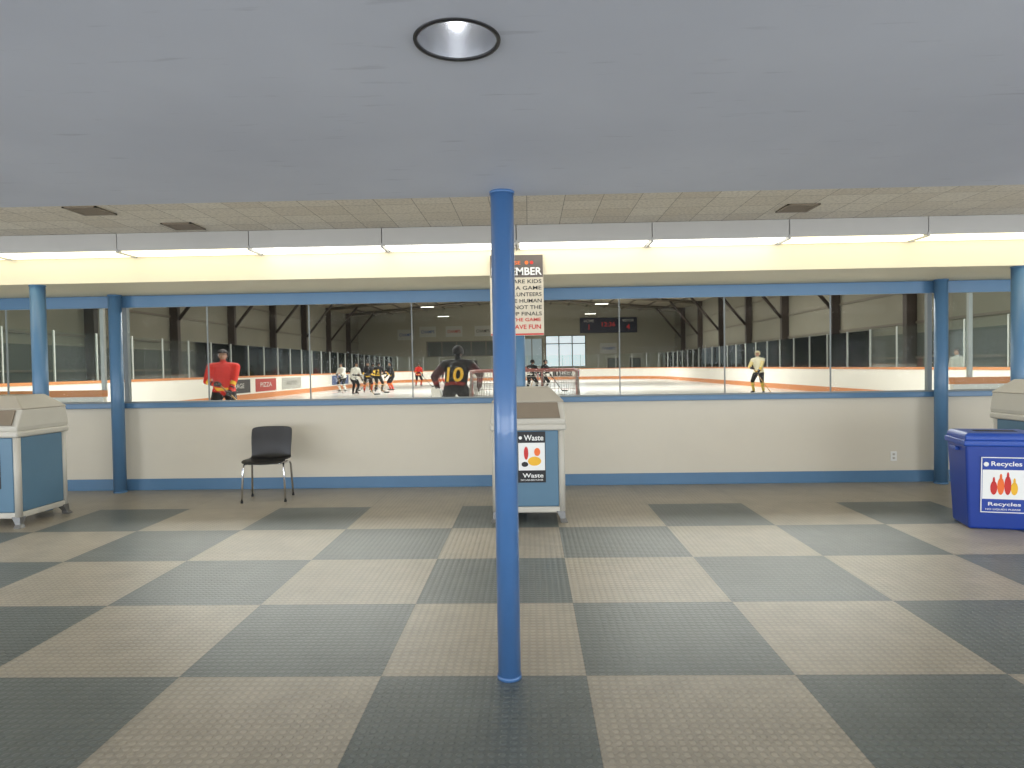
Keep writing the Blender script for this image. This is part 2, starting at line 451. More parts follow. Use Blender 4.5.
# ------------------------------------------------------------------ waste bins
def sticker(e, x, y, z0, w, h, s, colbg, recycle=False):
    box('label', (x-w/2, y-.003, z0), (x+w/2, y, z0+h), colbg, e)
    box('label_band', (x-w/2+.006, y-.004, z0+h*.24), (x+w/2-.006, y-.003, z0+h*.78), m_white, e)
    text('label_title', s, (x+.02, y-.005, z0+h*.88), m_white, e, width=w*.70, height=h*.11, bold=.015)
    disc('label_icon', (x-w*.40, y-.005, z0+h*.88), w*.06, w*.06, m_white, e)
    text('label_footer', s, (x+.01, y-.005, z0+h*.14), m_white, e, width=w*.75, height=h*.085, bold=.015)
    text('label_footer_small', 'NO LIQUIDS PLEASE', (x, y-.005, z0+h*.05), m_white, e, width=w*.8, height=h*.035)
    yb = y-.0055
    if not recycle:
        disc('pict_cup', (x-w*.2, yb, z0+h*.58), w*.08, h*.13, m_red_p, e)
        disc('pict_food', (x+w*.1, yb, z0+h*.42), w*.24, h*.09, m_yel_p, e)
        disc('pict_wrap', (x+w*.2, yb-.001, z0+h*.6), w*.11, h*.08, m_orange_p, e)
        disc('pict_leaf', (x-w*.25, yb-.001, z0+h*.36), w*.12, h*.05, m_black_p, e)
    else:
        for i, (dx, hh, mm) in enumerate(((-.22, .16, m_red_p), (-.06, .2, m_orange_p), (.1, .22, m_red_p), (.25, .15, m_yel_p))):
            disc('pict_bottle_%d' % i, (x+dx*w, yb, z0+h*(.32+hh*.8)), w*.08, h*hh*.8, mm, e)
            disc('pict_neck_%d' % i, (x+dx*w, yb, z0+h*(.34+hh*1.55)), w*.028, h*.06, mm, e)

def waste_bin(x, y):
    e = empty('waste_bin', (x, y, 0))
    box('base_frame', (-.32, -.32, .085), (.32, .32, .14), m_bingray, e, bev=.012)
    for i, (sx, sy) in enumerate(((-1, -1), (1, -1), (1, 1), (-1, 1))):
        cx, cy = sx*.285, sy*.285
        loft('foot_%d' % i, [rect(.035, cy-.035+sy*.035, cy+.035+sy*.035, .0, cx+sx*.03), rect(.025, cy-.025+sy*.02, cy+.025+sy*.02, .035, cx+sx*.02), rect(.04, cy-.04, cy+.04, .10, cx)], m_footmetal, e, bev=.004)
        cyl('post_%d' % i, (cx+sx*.015, cy+sy*.015, .10), .03, .77, m_bingray, e, seg=24)
    box('core', (-.285, -.285, .12), (.285, .285, .86), m_binblue, e)
    for nm, lo, hi in (('panel_front', (-.272, -.318, .14), (.272, -.285, .83)), ('panel_rear', (-.272, .285, .14), (.272, .318, .83)),
                       ('panel_side_a', (-.318, -.272, .14), (-.285, .272, .83)), ('panel_side_b', (.285, -.272, .14), (.318, .272, .83))):
        box(nm, lo, hi, m_binblue, e, bev=.012, seg=3)
    box('collar', (-.345, -.345, .83), (.345, .345, .89), m_bingray, e, bev=.018, seg=3)
    R = [rect(.335, -.335, .335, .885), rect(.34, -.34, .34, .925), rect(.325, -.25, .33, 1.08), rect(.20, -.17, .20, 1.205)]
    loft('hood', R, m_bingray, e, bev=.012)
    a = V((0, -.338, .935)); b_ = V((0, -.252, 1.075)); nrm = V((0, -.85, .52)).normalized()
    def q(hx, t, off): p = a.lerp(b_, t)+nrm*off; return [(p.x-hx, p.y, p.z), (p.x+hx, p.y, p.z)]
    f0 = q(.29, .02, .003); f1 = q(.27, .98, .003); g0 = q(.29, .02, .014); g1 = q(.27, .98, .014)
    loft('swing_door', [[f0[0], f0[1], f1[1], f1[0]], [g0[0], g0[1], g1[1], g1[0]]], m_bintan, e, bev=.003)
    loft('roof_cap', [rect(.325, -.255, .335, 1.078), rect(.33, -.26, .34, 1.088), rect(.205, -.175, .205, 1.212)], m_bincap, e, bev=.008)
    sticker(e, .03, -.318, .36, .25, .46, 'Waste', m_black_p)
    return e
waste_bin(-5.0, 6.28)
waste_bin(-.02, 6.32)
waste_bin(4.86, 6.34)

# ------------------------------------------------------------------ recycling bin
e = empty('recycling_bin', (3.92, 5.74, 0), rot=math.radians(-14))
loft('body', [rect(.245, -.18, .18, 0), rect(.25, -.185, .185, .02), rect(.282, -.215, .215, .70)], m_recblue, e, bev=.02)
loft('rim', [rect(.292, -.225, .225, .69), rect(.297, -.23, .23, .70), rect(.297, -.23, .23, .735), rect(.292, -.225, .225, .74)], m_reclid, e, bev=.006)
loft('lid', [rect(.285, -.215, .215, .735), rect(.285, -.215, .215, .775), rect(.26, -.19, .20, .80)], m_reclid, e, bev=.012)
loft('lid_slot', [rect(.15, -.05, .05, .797), rect(.15, -.05, .05, .803)], m_dark, e)
for i, sx in enumerate((-1, 1)):
    box('handle_%d' % i, (sx*.295-.015, -.07, .64), (sx*.295+.015, .07, .67), m_reclid, e, bev=.006)
st = empty('label_group', (0, 0, 0)); st.parent = e
st.rotation_euler = (math.atan(.030/.68), 0, 0); st.location = (.0, -.1885, 0)
sticker(st, -.01, 0, .15, .31, .45, 'Recycles', m_bluep, recycle=True)
for nm, lo, hi in (('l', (-.17, -.0035, .145), (-.163, 0, .605)), ('r', (.143, -.0035, .145), (.15, 0, .605)), ('t', (-.17, -.0035, .598), (.15, 0, .605)), ('b', (-.17, -.0035, .145), (.15, 0, .152))):
    box('label_border_'+nm, lo, hi, m_white, st)

# ------------------------------------------------------------------ chair
def chair(x, y, rot):
    e = empty('stacking_chair', (x, y, 0), rot=rot)
    prof = [(-.22, .405), (-.20, .425), (-.12, .435), (0, .425), (.12, .42), (.17, .435), (.195, .48), (.205, .54), (.22, .62), (.24, .70), (.255, .765), (.258, .78)]
    bm = bmesh.new(); n = 14; rows = []
    for i, (py, pz) in enumerate(prof):
        hw = .225 if i < 5 else (.215 if i < 8 else .222)
        if i == 0: hw = .205
        if i == len(prof)-1: hw = .20
        row = []
        for k in range(n+1):
            s = k/n*2-1
            bend = .022*s*s
            if pz < .47: row.append(bm.verts.new((s*hw, py, pz+bend*.8)))
            else: row.append(bm.verts.new((s*hw, py-bend*1.6, pz - (.012*s*s*s*s if i >= len(prof)-2 else 0))))
        rows.append(row)
    for a in range(len(rows)-1):
        for k in range(n): bm.faces.new((rows[a][k], rows[a][k+1], rows[a+1][k+1], rows[a+1][k])).smooth = True
    o = fin('shell', bm, [m_black], e)
    md = o.modifiers.new('s', 'SOLIDIFY'); md.thickness = .012; md.offset = 0
    md = o.modifiers.new('ss', 'SUBSURF'); md.levels = 1; md.render_levels = 2
    for i, sx in enumerate((-1, 1)):
        tube('leg_frame_%d' % i, [(sx*.226, -.19, .012), (sx*.212, -.17, .36), (sx*.207, -.155, .395), (sx*.203, -.12, .405),
                               (sx*.203, .10, .400), (sx*.205, .14, .39), (sx*.21, .16, .36), (sx*.222, .19, .012)], .011, m_chrome, e, seg=12)
        for j, (fx, yy) in enumerate(((.226, -.19), (.222, .19))):
            cyl('foot_%d_%d' % (i, j), (sx*fx, yy, 0), .014, .022, m_black, e, seg=16)
    tube('crossbar_a', [(-.2, -.12, .404), (.2, -.12, .404)], .009, m_chrome, e)
    tube('crossbar_b', [(-.2, .10, .40), (.2, .10, .40)], .009, m_chrome, e)
chair(-2.88, 7.22, math.radians(7))

# ------------------------------------------------------------------ RINK
ICE = .10
CX = -.1; HW = 13.0; RR = 7.9; Y0, Y1 = 8.08, 69.
box('floor_rink', (RXL, YW+.15, -.1), (RXR, RY1, .07), m_conc)
def path():
    P = []
    def arc(cx, cy, a0, a1, n=14):
        for i in range(n+1):
            a = math.radians(a0+(a1-a0)*i/n); P.append((cx+RR*math.cos(a), cy+RR*math.sin(a)))
    arc(CX-HW+RR, Y0+RR, 270, 180)
    arc(CX-HW+RR, Y1-RR, 180, 90)
    arc(CX+HW-RR, Y1-RR, 90, 0)
    arc(CX+HW-RR, Y0+RR, 0, -90)
    return P
PA = path()
bm = bmesh.new()
r0 = [bm.verts.new((p[0], p[1], .07)) for p in PA]; r1 = [bm.verts.new((p[0], p[1], ICE)) for p in PA]
k = len(PA)
for i in range(k): bm.faces.new((r0[i], r0[(i+1) % k], r1[(i+1) % k], r1[i]))
bm.faces.new(r1); bm.faces.new(r0[::-1])
ice = fin('floor_ice', bm, [m_ice])
def offset(P, d):
    out = []
    for i, p in enumerate(P):
        a = V(P[max(i-1, 0)]); b_ = V(P[min(i+1, len(P)-1)]); t = (b_-a).normalized()
        out.append((p[0]-t.y*d, p[1]+t.x*d))
    return out
def ribbon(name, P, d0, d1, z0, z1, mat, parent=None):
    A = offset(P, d0); B = offset(P, d1)
    bm = bmesh.new()
    rows = [[bm.verts.new((q[0], q[1], z)) for q in Q] for Q, z in ((A, z0), (A, z1), (B, z1), (B, z0))]
    for i in range(len(P)-1):
        for r in range(4):
            a, b_ = rows[r], rows[(r+1) % 4]
            bm.faces.new((a[i], a[i+1], b_[i+1], b_[i]))
    for i in (0, len(P)-1): bm.faces.new([rows[r][i] for r in range(4)])
    return fin(name, bm, [mat], parent)
def resample(P, step):
    out = [V(P[0])]
    acc = 0
    for i in range(len(P)-1):
        a, b_ = V(P[i]), V(P[i+1]); L = (b_-a).length; pos = step-acc
        while pos <= L: out.append(a.lerp(b_, pos/L)); pos += step
        acc = (acc+L) % step
    return out
eb = empty('rink_boards')
sgn = 1 if offset(PA, 1)[20][0] < PA[20][0] else -1
ribbon('panels', PA, 0, sgn*.06, .07, 1.12, m_board, eb)
ribbon('kick_plate', PA, -sgn*.012, 0, ICE, ICE+.25, m_orange, eb)
ribbon('top_rail', PA, -sgn*.02, sgn*.09, 1.12, 1.20, m_orange, eb)
ribbon('glass_panes', PA, sgn*.03, sgn*.042, 1.2, 2.6, m_rglass, eb)
bm = bmesh.new()
for p in resample(offset(PA, sgn*.036), 1.83):
    bm_box(bm, (p[0]-.022, p[1]-.022, 1.2), (p[0]+.022, p[1]+.022, 2.63))
fin('stanchions', bm, [m_post], eb)

m_rline = M('ice_red_line', (215, 130, 120), .3); m_bline = M('ice_blue_line', (130, 148, 190), .3)
e = ice
for nm, y, w, mt in (('goal_line_a', 11.9, .05, m_rline), ('goal_line_b', 65.2, .05, m_rline), ('centre_line', 38.5, .3, m_rline), ('blue_line_a', 30., .3, m_bline), ('blue_line_b', 47, .3, m_bline)):
    box(nm, (CX-HW+.8, y, ICE), (CX+HW-.8, y+w, ICE+.002), mt, e)
def ringmark(nm, cx, cy, r, w, mt, n=64):
    bm = bmesh.new()
    A = [bm.verts.new((cx+r*math.cos(2*math.pi*i/n), cy+r*math.sin(2*math.pi*i/n), ICE+.002)) for i in range(n)]
    B = [bm.verts.new((cx+(r-w)*math.cos(2*math.pi*i/n), cy+(r-w)*math.sin(2*math.pi*i/n), ICE+.002)) for i in range(n)]
    for i in range(n): bm.faces.new((A[i], A[(i+1) % n], B[(i+1) % n], B[i]))
    fin(nm, bm, [mt], e)
for i, (cx, cy, mt) in enumerate(((CX-6.7, 18, m_rline), (CX+6.7, 18, m_rline), (CX, 38.6, m_bline), (CX-6.7, 59, m_rline), (CX+6.7, 59, m_rline))): ringmark('circle_%d' % i, cx, cy, 4.5, .06, mt)

m_adred = M('ad_red', (170, 62, 54), .5); m_adblk = M('ad_black', (60, 58, 58), .5); m_adblue = M('ad_blue', (70, 92, 140), .5); m_adgray = M('ad_gray', (170, 168, 160), .5)
m_adtxt = M('ad_text', (205, 202, 196), .5)
def ad_side(y0, y1, bg, txt, fg, side=-1):
    x = CX+side*(HW-.003)
    e = empty('board_advert', (x, (y0+y1)/2, .78), rot=math.radians(90 if side < 0 else -90)); e.parent = eb
    w = y1-y0
    box('sheet', (-w/2, -.006, -.36), (w/2, -.0, .26), bg, e)
    text('lettering', txt, (0, -.009, -.03), fg, e, width=w*.55, height=.22)
ad_side(28.0, 31.0, m_adblk, 'GARAGE', m_adtxt)
ad_side(31.6, 34.2, m_adred, 'PIZZA', m_adtxt)
ad_side(35.0, 38.0, m_adgray, 'AUTO', m_adblk)
ad_side(44.0, 48.0, m_adblue, 'DENTAL', m_adtxt)
ad_side(52.0, 56.0, m_adgray, 'HOCKEY', m_adred)
def ad_far(x0, x1, bg, txt, fg):
    e = empty('board_advert', ((x0+x1)/2, Y1-.003, .78)); w = x1-x0; e.parent = eb
    box('sheet', (-w/2, -.006, -.40), (w/2, 0, .28), bg, e)
    text('lettering', txt, (0, -.009, 0), fg, e, width=w*.8, height=.4)
ad_far(-3.8, -1.5, m_adred, 'SPORT', m_adtxt); ad_far(4.9, 7.2, m_adblue, 'BANK', m_adtxt); ad_far(2.4, 4.4, m_adblk, 'TIRE', m_adtxt); ad_far(.4, 1.8, m_adgray, 'CO', m_adblue)
ad_far(8.6, 12.0, m_adblk, 'MOTORS', m_adtxt)

# ------- rink building
EA, RI = 7.4, 8.9
bm = bmesh.new()
prof = [(RXL-.2, EA), (-1.5, RI), (RXR+.2, EA), (RXR+.2, EA+.25), (-1.5, RI+.25), (RXL-.2, EA+.25)]
a = [bm.verts.new((x, YW+.15, z)) for x, z in prof]; b_ = [bm.verts.new((x, RY1+.2, z)) for x, z in prof]
for i in range(6): bm.faces.new((a[i], a[(i+1) % 6], b_[(i+1) % 6], b_[i]))
bm.faces.new(a[::-1]); bm.faces.new(b_)
fin('ceiling_rink', bm, [m_roof])
def wallm(x0, x1):
    bm = bmesh.new(); bm_box(bm, (x0, YW+.15, -.1), (x1, RY1, 2.6), 1); bm_box(bm, (x0, YW+.15, 2.6), (x1, RY1, EA+.1), 0)
    return bm
fin('wall_rink_left', wallm(RXL-.2, RXL), [m_rwall, m_rwall2])
fin('wall_rink_right', wallm(RXR, RXR+.2), [m_rwall, m_rwall2])
bm = bmesh.new(); bm_box(bm, (RXL, RY1, -.1), (RXR, RY1+.2, RH)); fin('wall_rink_far', bm, [m_farwall])
for yk in [15, 22, 29, 36, 43, 50, 57, 64, 71]:
    e = empty('steel_portal_frame', (0, yk, 0))
    bm = bmesh.new()
    for sx, xw in ((-1, RXL), (1, RXR)):
        xi = xw - sx*.45
        lo_, hi_ = min(xw-sx*.02, xi), max(xw-sx*.02, xi)
        bm_box(bm, (lo_, -.15, .07), (hi_, -.13, EA)); bm_box(bm, (lo_, .13, .07), (hi_, .15, EA)); bm_box(bm, (lo_, -.13, .07), (hi_, .13, EA))
        bm_tube(bm, [(xi, 0, 4.3), (xi-sx*2.6, 0, EA+.05)], .10, 8)
    fin('columns', bm, [m_steel], e)
    bm = bmesh.new()
    for (xa, xb) in ((RXL+.1, -1.5), (RXR-.1, -1.5)):
        bm_tube(bm, [(xa, 0, EA-.15), (xb, 0, RI-.15)], .14, 4)
    fin('rafters', bm, [m_rafter], e)
bm = bmesh.new()
for t in [i/9 for i in range(1, 9)]:
    for xa in (RXL, RXR):
        x = xa+(-1.5-xa)*t; zz = EA+(RI-EA)*t
        bm_box(bm, (x-.05, YW+.2, zz-.14), (x+.05, RY1, zz-.0))
fin('roof_purlins', bm, [m_rafter])
bm = bmesh.new()
for z in (1.5, 3.0, 4.4, 5.8):
    bm_box(bm, (RXL, YW+.2, z), (RXL+.09, RY1, z+.1)); bm_box(bm, (RXR-.09, YW+.2, z), (RXR, RY1, z+.1))
fin('wall_girts', bm, [m_rafter])

# bleachers on the left side behind the boards
e = empty('bleachers', (-16.6, 0, .07))
bm = bmesh.new(); bm2 = bmesh.new()
for j in range(4):
    xs = -.1-j*.6; zz = .45+j*.38
    bm_box(bm, (xs-.28, 46, zz), (xs, 68, zz+.05))
    bm_box(bm2, (xs-.60, 46, zz-.22), (xs-.28, 68, zz-.19))
    for yy in range(46, 69, 2): bm_box(bm2, (xs-.20, yy-.04 if yy > 46 else 46, 0), (xs-.12, yy+.04 if yy < 68 else 68, zz))
fin('seat_planks', bm, [m_wood], e); fin('frame', bm2, [m_steel], e)

e = empty('window_4', (0, RY1, 0))
bm = bmesh.new()
x0, x1, z0, z1 = 1.9, 6.4, 1.4, 4.9
box('daylight_pane', (x0, -.04, z0), (x1, -.02, z1), m_daylight, e)
for i in range(4): bm_box(bm, (x0+i*1.5-.06, -.1, z0), (x0+i*1.5+.06, 0, z1))
for z in (z0, z1-.9, z1): bm_box(bm, (x0-.07, -.1, z-.05), (x1+.07, 0, z+.05))
fin('frame', bm, [m_rafter], e)
e = empty('window_5', (0, RY1, 0))
box('pane', (-2.0, -.04, 1.5), (1.5, -.02, 4.6), M('dim_pane', (150, 165, 172), .2, emit=.35), e)
bm = bmesh.new()
for i in range(4): bm_box(bm, (-2+i*1.166-.05, -.08, 1.5), (-2+i*1.166+.05, 0, 4.6))
fin('frame', bm, [m_rafter], e)
e = empty('window_6', (0, RY1, 0))
box('dark_gallery_glass', (-11.6, -.04, 2.8), (-3.2, -.01, 4.4), m_rwall2, e)
bm = bmesh.new()
for i in range(6): bm_box(bm, (-11.6+i*1.68-.06, -.08, 2.8), (-11.6+i*1.68+.06, 0, 4.4))
bm_box(bm, (-11.7, -.08, 2.7), (-3.1, 0, 2.8)); bm_box(bm, (-11.7, -.08, 4.4), (-3.1, 0, 4.5))
fin('frame', bm, [m_rafter], e)
e = empty('scoreboard', (9.0, RY1-.02, 6.0))
m_led = M('red_led', (150, 44, 44), .5, emit=.5); m_navy = M('scoreboard_navy', (44, 48, 66), .5)
box('cabinet', (-3.2, -.3, -.85), (3.2, 0, .85), m_navy, e, bev=.03)
text('home', 'HOME', (-2.2, -.32, .5), m_adtxt, e, width=1.1, height=.3)
text('guest', 'VISITOR', (2.2, -.32, .5), m_adtxt, e, width=1.3, height=.3)
text('home_score', '1', (-2.2, -.32, -.2), m_led, e, height=.6)
text('guest_score', '4', (2.2, -.32, -.2), m_led, e, height=.6)
text('clock', '12:36', (0, -.32, .1), m_led, e, width=1.5, height=.5)
for i, x in enumerate((-9.5, -6.5, 9.5, 12.0)):
    e = empty('door_%d' % (i+1), (x, RY1, 0.07))
    box('leaf', (-.5, -.06, 0), (.5, -.01, 2.1), m_rwall2, e); box('frame', (-.6, -.04, 0), (.6, -.005, 2.2), m_steel, e)
for i, (x, zz, mm, m2_) in enumerate(((-14, 5.3, m_adgray, m_adblue), (-11.5, 5.6, m_adgray, m_adblue), (-8.5, 5.6, m_adgray, m_adred), (9.0, 3.4, m_adgray, m_adblue), (-5.2, 5.6, m_adgray, m_adblk))):
    e = empty('banner', (x, RY1-.03, zz)); box('cloth', (-.95, -.02, -.6), (.95, 0, .6), mm, e); text('lettering', 'CHAMPS', (0, -.03, 0), m2_, e, width=1.5, height=.35)
e = empty('players_bench', (-14.9, 33, .07))
box('seat', (-.2, -8, .42), (.2, 8, .47), m_wood, e)
for j in range(9): box('leg_%d' % j, (-.15, -8+j*1.95, 0), (.15, -7.92+j*1.95, .42), m_steel, e)
m_hb = M('high_bay_glow', (255, 252, 240), .5, emit=4)
for yk in (14, 25, 36, 47, 58, 69):
    for xk in (-9, 6.5):
        zt = RI-abs(xk+1.5)*(RI-EA)/18
        e = empty('high_bay_light', (xk, yk+1.5, 6.9))
        box('housing', (-.6, -.15, 0), (.6, .15, .08), m_housing, e, bev=.01)
        box('tube_panel', (-.56, -.13, -.02), (.56, .13, 0), m_hb, e)
        tube('hanger', [(0, 0, .08), (0, 0, zt-6.95)], .012, m_steel, e, 6)

# ------------------------------------------------------------------ hockey goal
def goal(x, y, rot):
    e = empty('hockey_goal', (x, y, ICE+.003), rot=rot)
    W = .93; Hh = 1.24
    N = 44
    def top(i, D=.60):
        a = math.pi*i/N; c, s = math.cos(a), math.sin(a)
        return V((W*math.copysign(abs(c)**.40, c)*1.0, -D*abs(s)**.6, Hh))
    def base(i):
        p = top(i, 1.12); return V((p.x*1.08, p.y, .02))
    tube('posts', [(-W, 0, 0), (-W, 0, Hh-.04), (-W+.04, 0, Hh), (W-.04, 0, Hh), (W, 0, Hh-.04), (W, 0, 0)], .03, m_redpipe, e, 12)
    tube('top_frame', [top(i) for i in range(N+1)], .022, m_whitepipe, e, 8)
    tube('base_frame', [base(i) for i in range(N+1)], .025, m_whitepipe, e, 8)
    bm = bmesh.new(); rows = []
    for j in range(13):
        t = j/12; rows.append([bm.verts.new(base(i).lerp(top(i), t)+V((0, .10*math.sin(math.pi*t), 0))*(math.sin(math.pi*i/N))) for i in range(N+1)])
    for a in range(12):
        for i in range(N): bm.faces.new((rows[a][i], rows[a][i+1], rows[a+1][i+1], rows[a+1][i]))
    rt = []
    for j in range(1, 7):
        t = j/6; rt.append([bm.verts.new((V((top(i).x, top(i).y*(1-t), Hh)))) for i in range(N+1)])
    prev = rows[-1]
    for r in rt:
        for i in range(N): bm.faces.new((prev[i], prev[i+1], r[i+1], r[i]))
        prev = r
    o = fin('net', bm, [m_net], e)
    md = o.modifiers.new('w', 'WIREFRAME'); md.thickness = .012; md.use_even_offset = False
    for j, sx in enumerate((-.3, .3)):
        tube('rear_strut_%d' % j, [(sx, -.58, Hh), (sx, -.62, .6), (sx, -1.10, .03)], .016, m_whitepipe, e, 8)
goal(-.09, 11.75, 0)
goal(CX, 65.2, math.pi)

# ------------------------------------------------------------------ PEOPLE
def capsule(bm, p0, r0, p1, r1, sub=2):
    t = bmesh.new()
    for p, r in ((p0, r0), (p1, r1)):
        r = V(r) if hasattr(r, '__len__') else V((r, r, r))
        res = bmesh.ops.create_icosphere(t, subdivisions=sub, radius=1)
        for v in res['verts']: v.co = V((v.co.x*r.x, v.co.y*r.y, v.co.z*r.z))+V(p)
    h = bmesh.ops.convex_hull(t, input=t.verts[:])
    gone = [g for g in h['geom_interior'] if isinstance(g, bmesh.types.BMVert)]
    bmesh.ops.delete(t, geom=gone, context='VERTS')
    mp = {}
    for f in t.faces:
        vs = []
        for v in f.verts:
            if v not in mp: mp[v] = bm.verts.new(v.co)
            vs.append(mp[v])
        try: bm.faces.new(vs)
        except ValueError: pass
    t.free()

def blob(caps, voxel, it=4):
    bm = bmesh.new()
    for c in caps: capsule(bm, c[1], c[2], c[3], c[4])
    bmesh.ops.recalc_face_normals(bm, faces=bm.faces[:])
    me = bpy.data.meshes.new('blob'); bm.to_mesh(me); bm.free()
    o = bpy.data.objects.new('tmp', me); COL.objects.link(o)
    md = o.modifiers.new('r', 'REMESH'); md.mode = 'VOXEL'; md.voxel_size = voxel
    md = o.modifiers.new('s', 'SMOOTH'); md.factor = .5; md.iterations = it
    dg = bpy.context.evaluated_depsgraph_get(); dg.update()
    out = bpy.data.meshes.new_from_object(o.evaluated_get(dg))
    bpy.data.objects.remove(o)
    for p in out.polygons: p.use_smooth = True
    return out

def ik(S_, T, a, b_, pole):
    S_, T, pole = V(S_), V(T), V(pole)
    d = T-S_; L = d.length
    if L > a+b_-.004: T = S_+d.normalized()*(a+b_-.004); d = T-S_; L = d.length
    u = d.normalized(); x = (a*a-b_*b_+L*L)/(2*L); h = math.sqrt(max(a*a-x*x, 0))
    pp = (pole-u*pole.dot(u)).normalized()
    return S_+u*x+pp*h, T

def hand_mesh(mat, fr=.0125, cuff=.05, name='hand'):
    c = [('p', (0, 0, 0), (.03, .045, .024), (.075, 0, 0), (.022, .048, .02)), ('c', (-.09, 0, 0), cuff, (-.005, 0, 0), cuff*.72)]
    for y, L in ((-.042, .85), (-.014, .97), (.014, 1), (.042, .93)):
        pts = [(.07, y, 0), (.07+.05*L, y, -.008), (.07+.06*L, y, -.045*L), (.07+.028*L, y, -.07*L), (.07+.002, y, -.06*L)]
        for i in range(4): c.append(('f', pts[i], fr*(1.05-.06*i), pts[i+1], fr*(1-.06*i)))
    pts = [(.015, .035, -.01), (.045, .07, -.03), (.08, .07, -.055), (.10, .045, -.075)]
    for i in range(3): c.append(('t', pts[i], fr*1.2, pts[i+1], fr*1.1))
    me = blob(c, .0055, 2); me.name = name; me.materials.append(mat); return me

m_glove = M('black_glove', (30, 30, 33), .5)
m_boot = M('black_boot', (20, 20, 22), .35)
HG = hand_mesh(m_glove, .0135, .055, 'glove_mesh')
HB = hand_mesh(m_skin, .009, .03, 'hand_mesh')
cl = {}
def cloth(rgb):
    if rgb not in cl: cl[rgb] = M('cloth_%d_%d_%d' % rgb, rgb, .75, var=.1, scale=9, bump=.3, bscale=14)
    return cl[rgb]

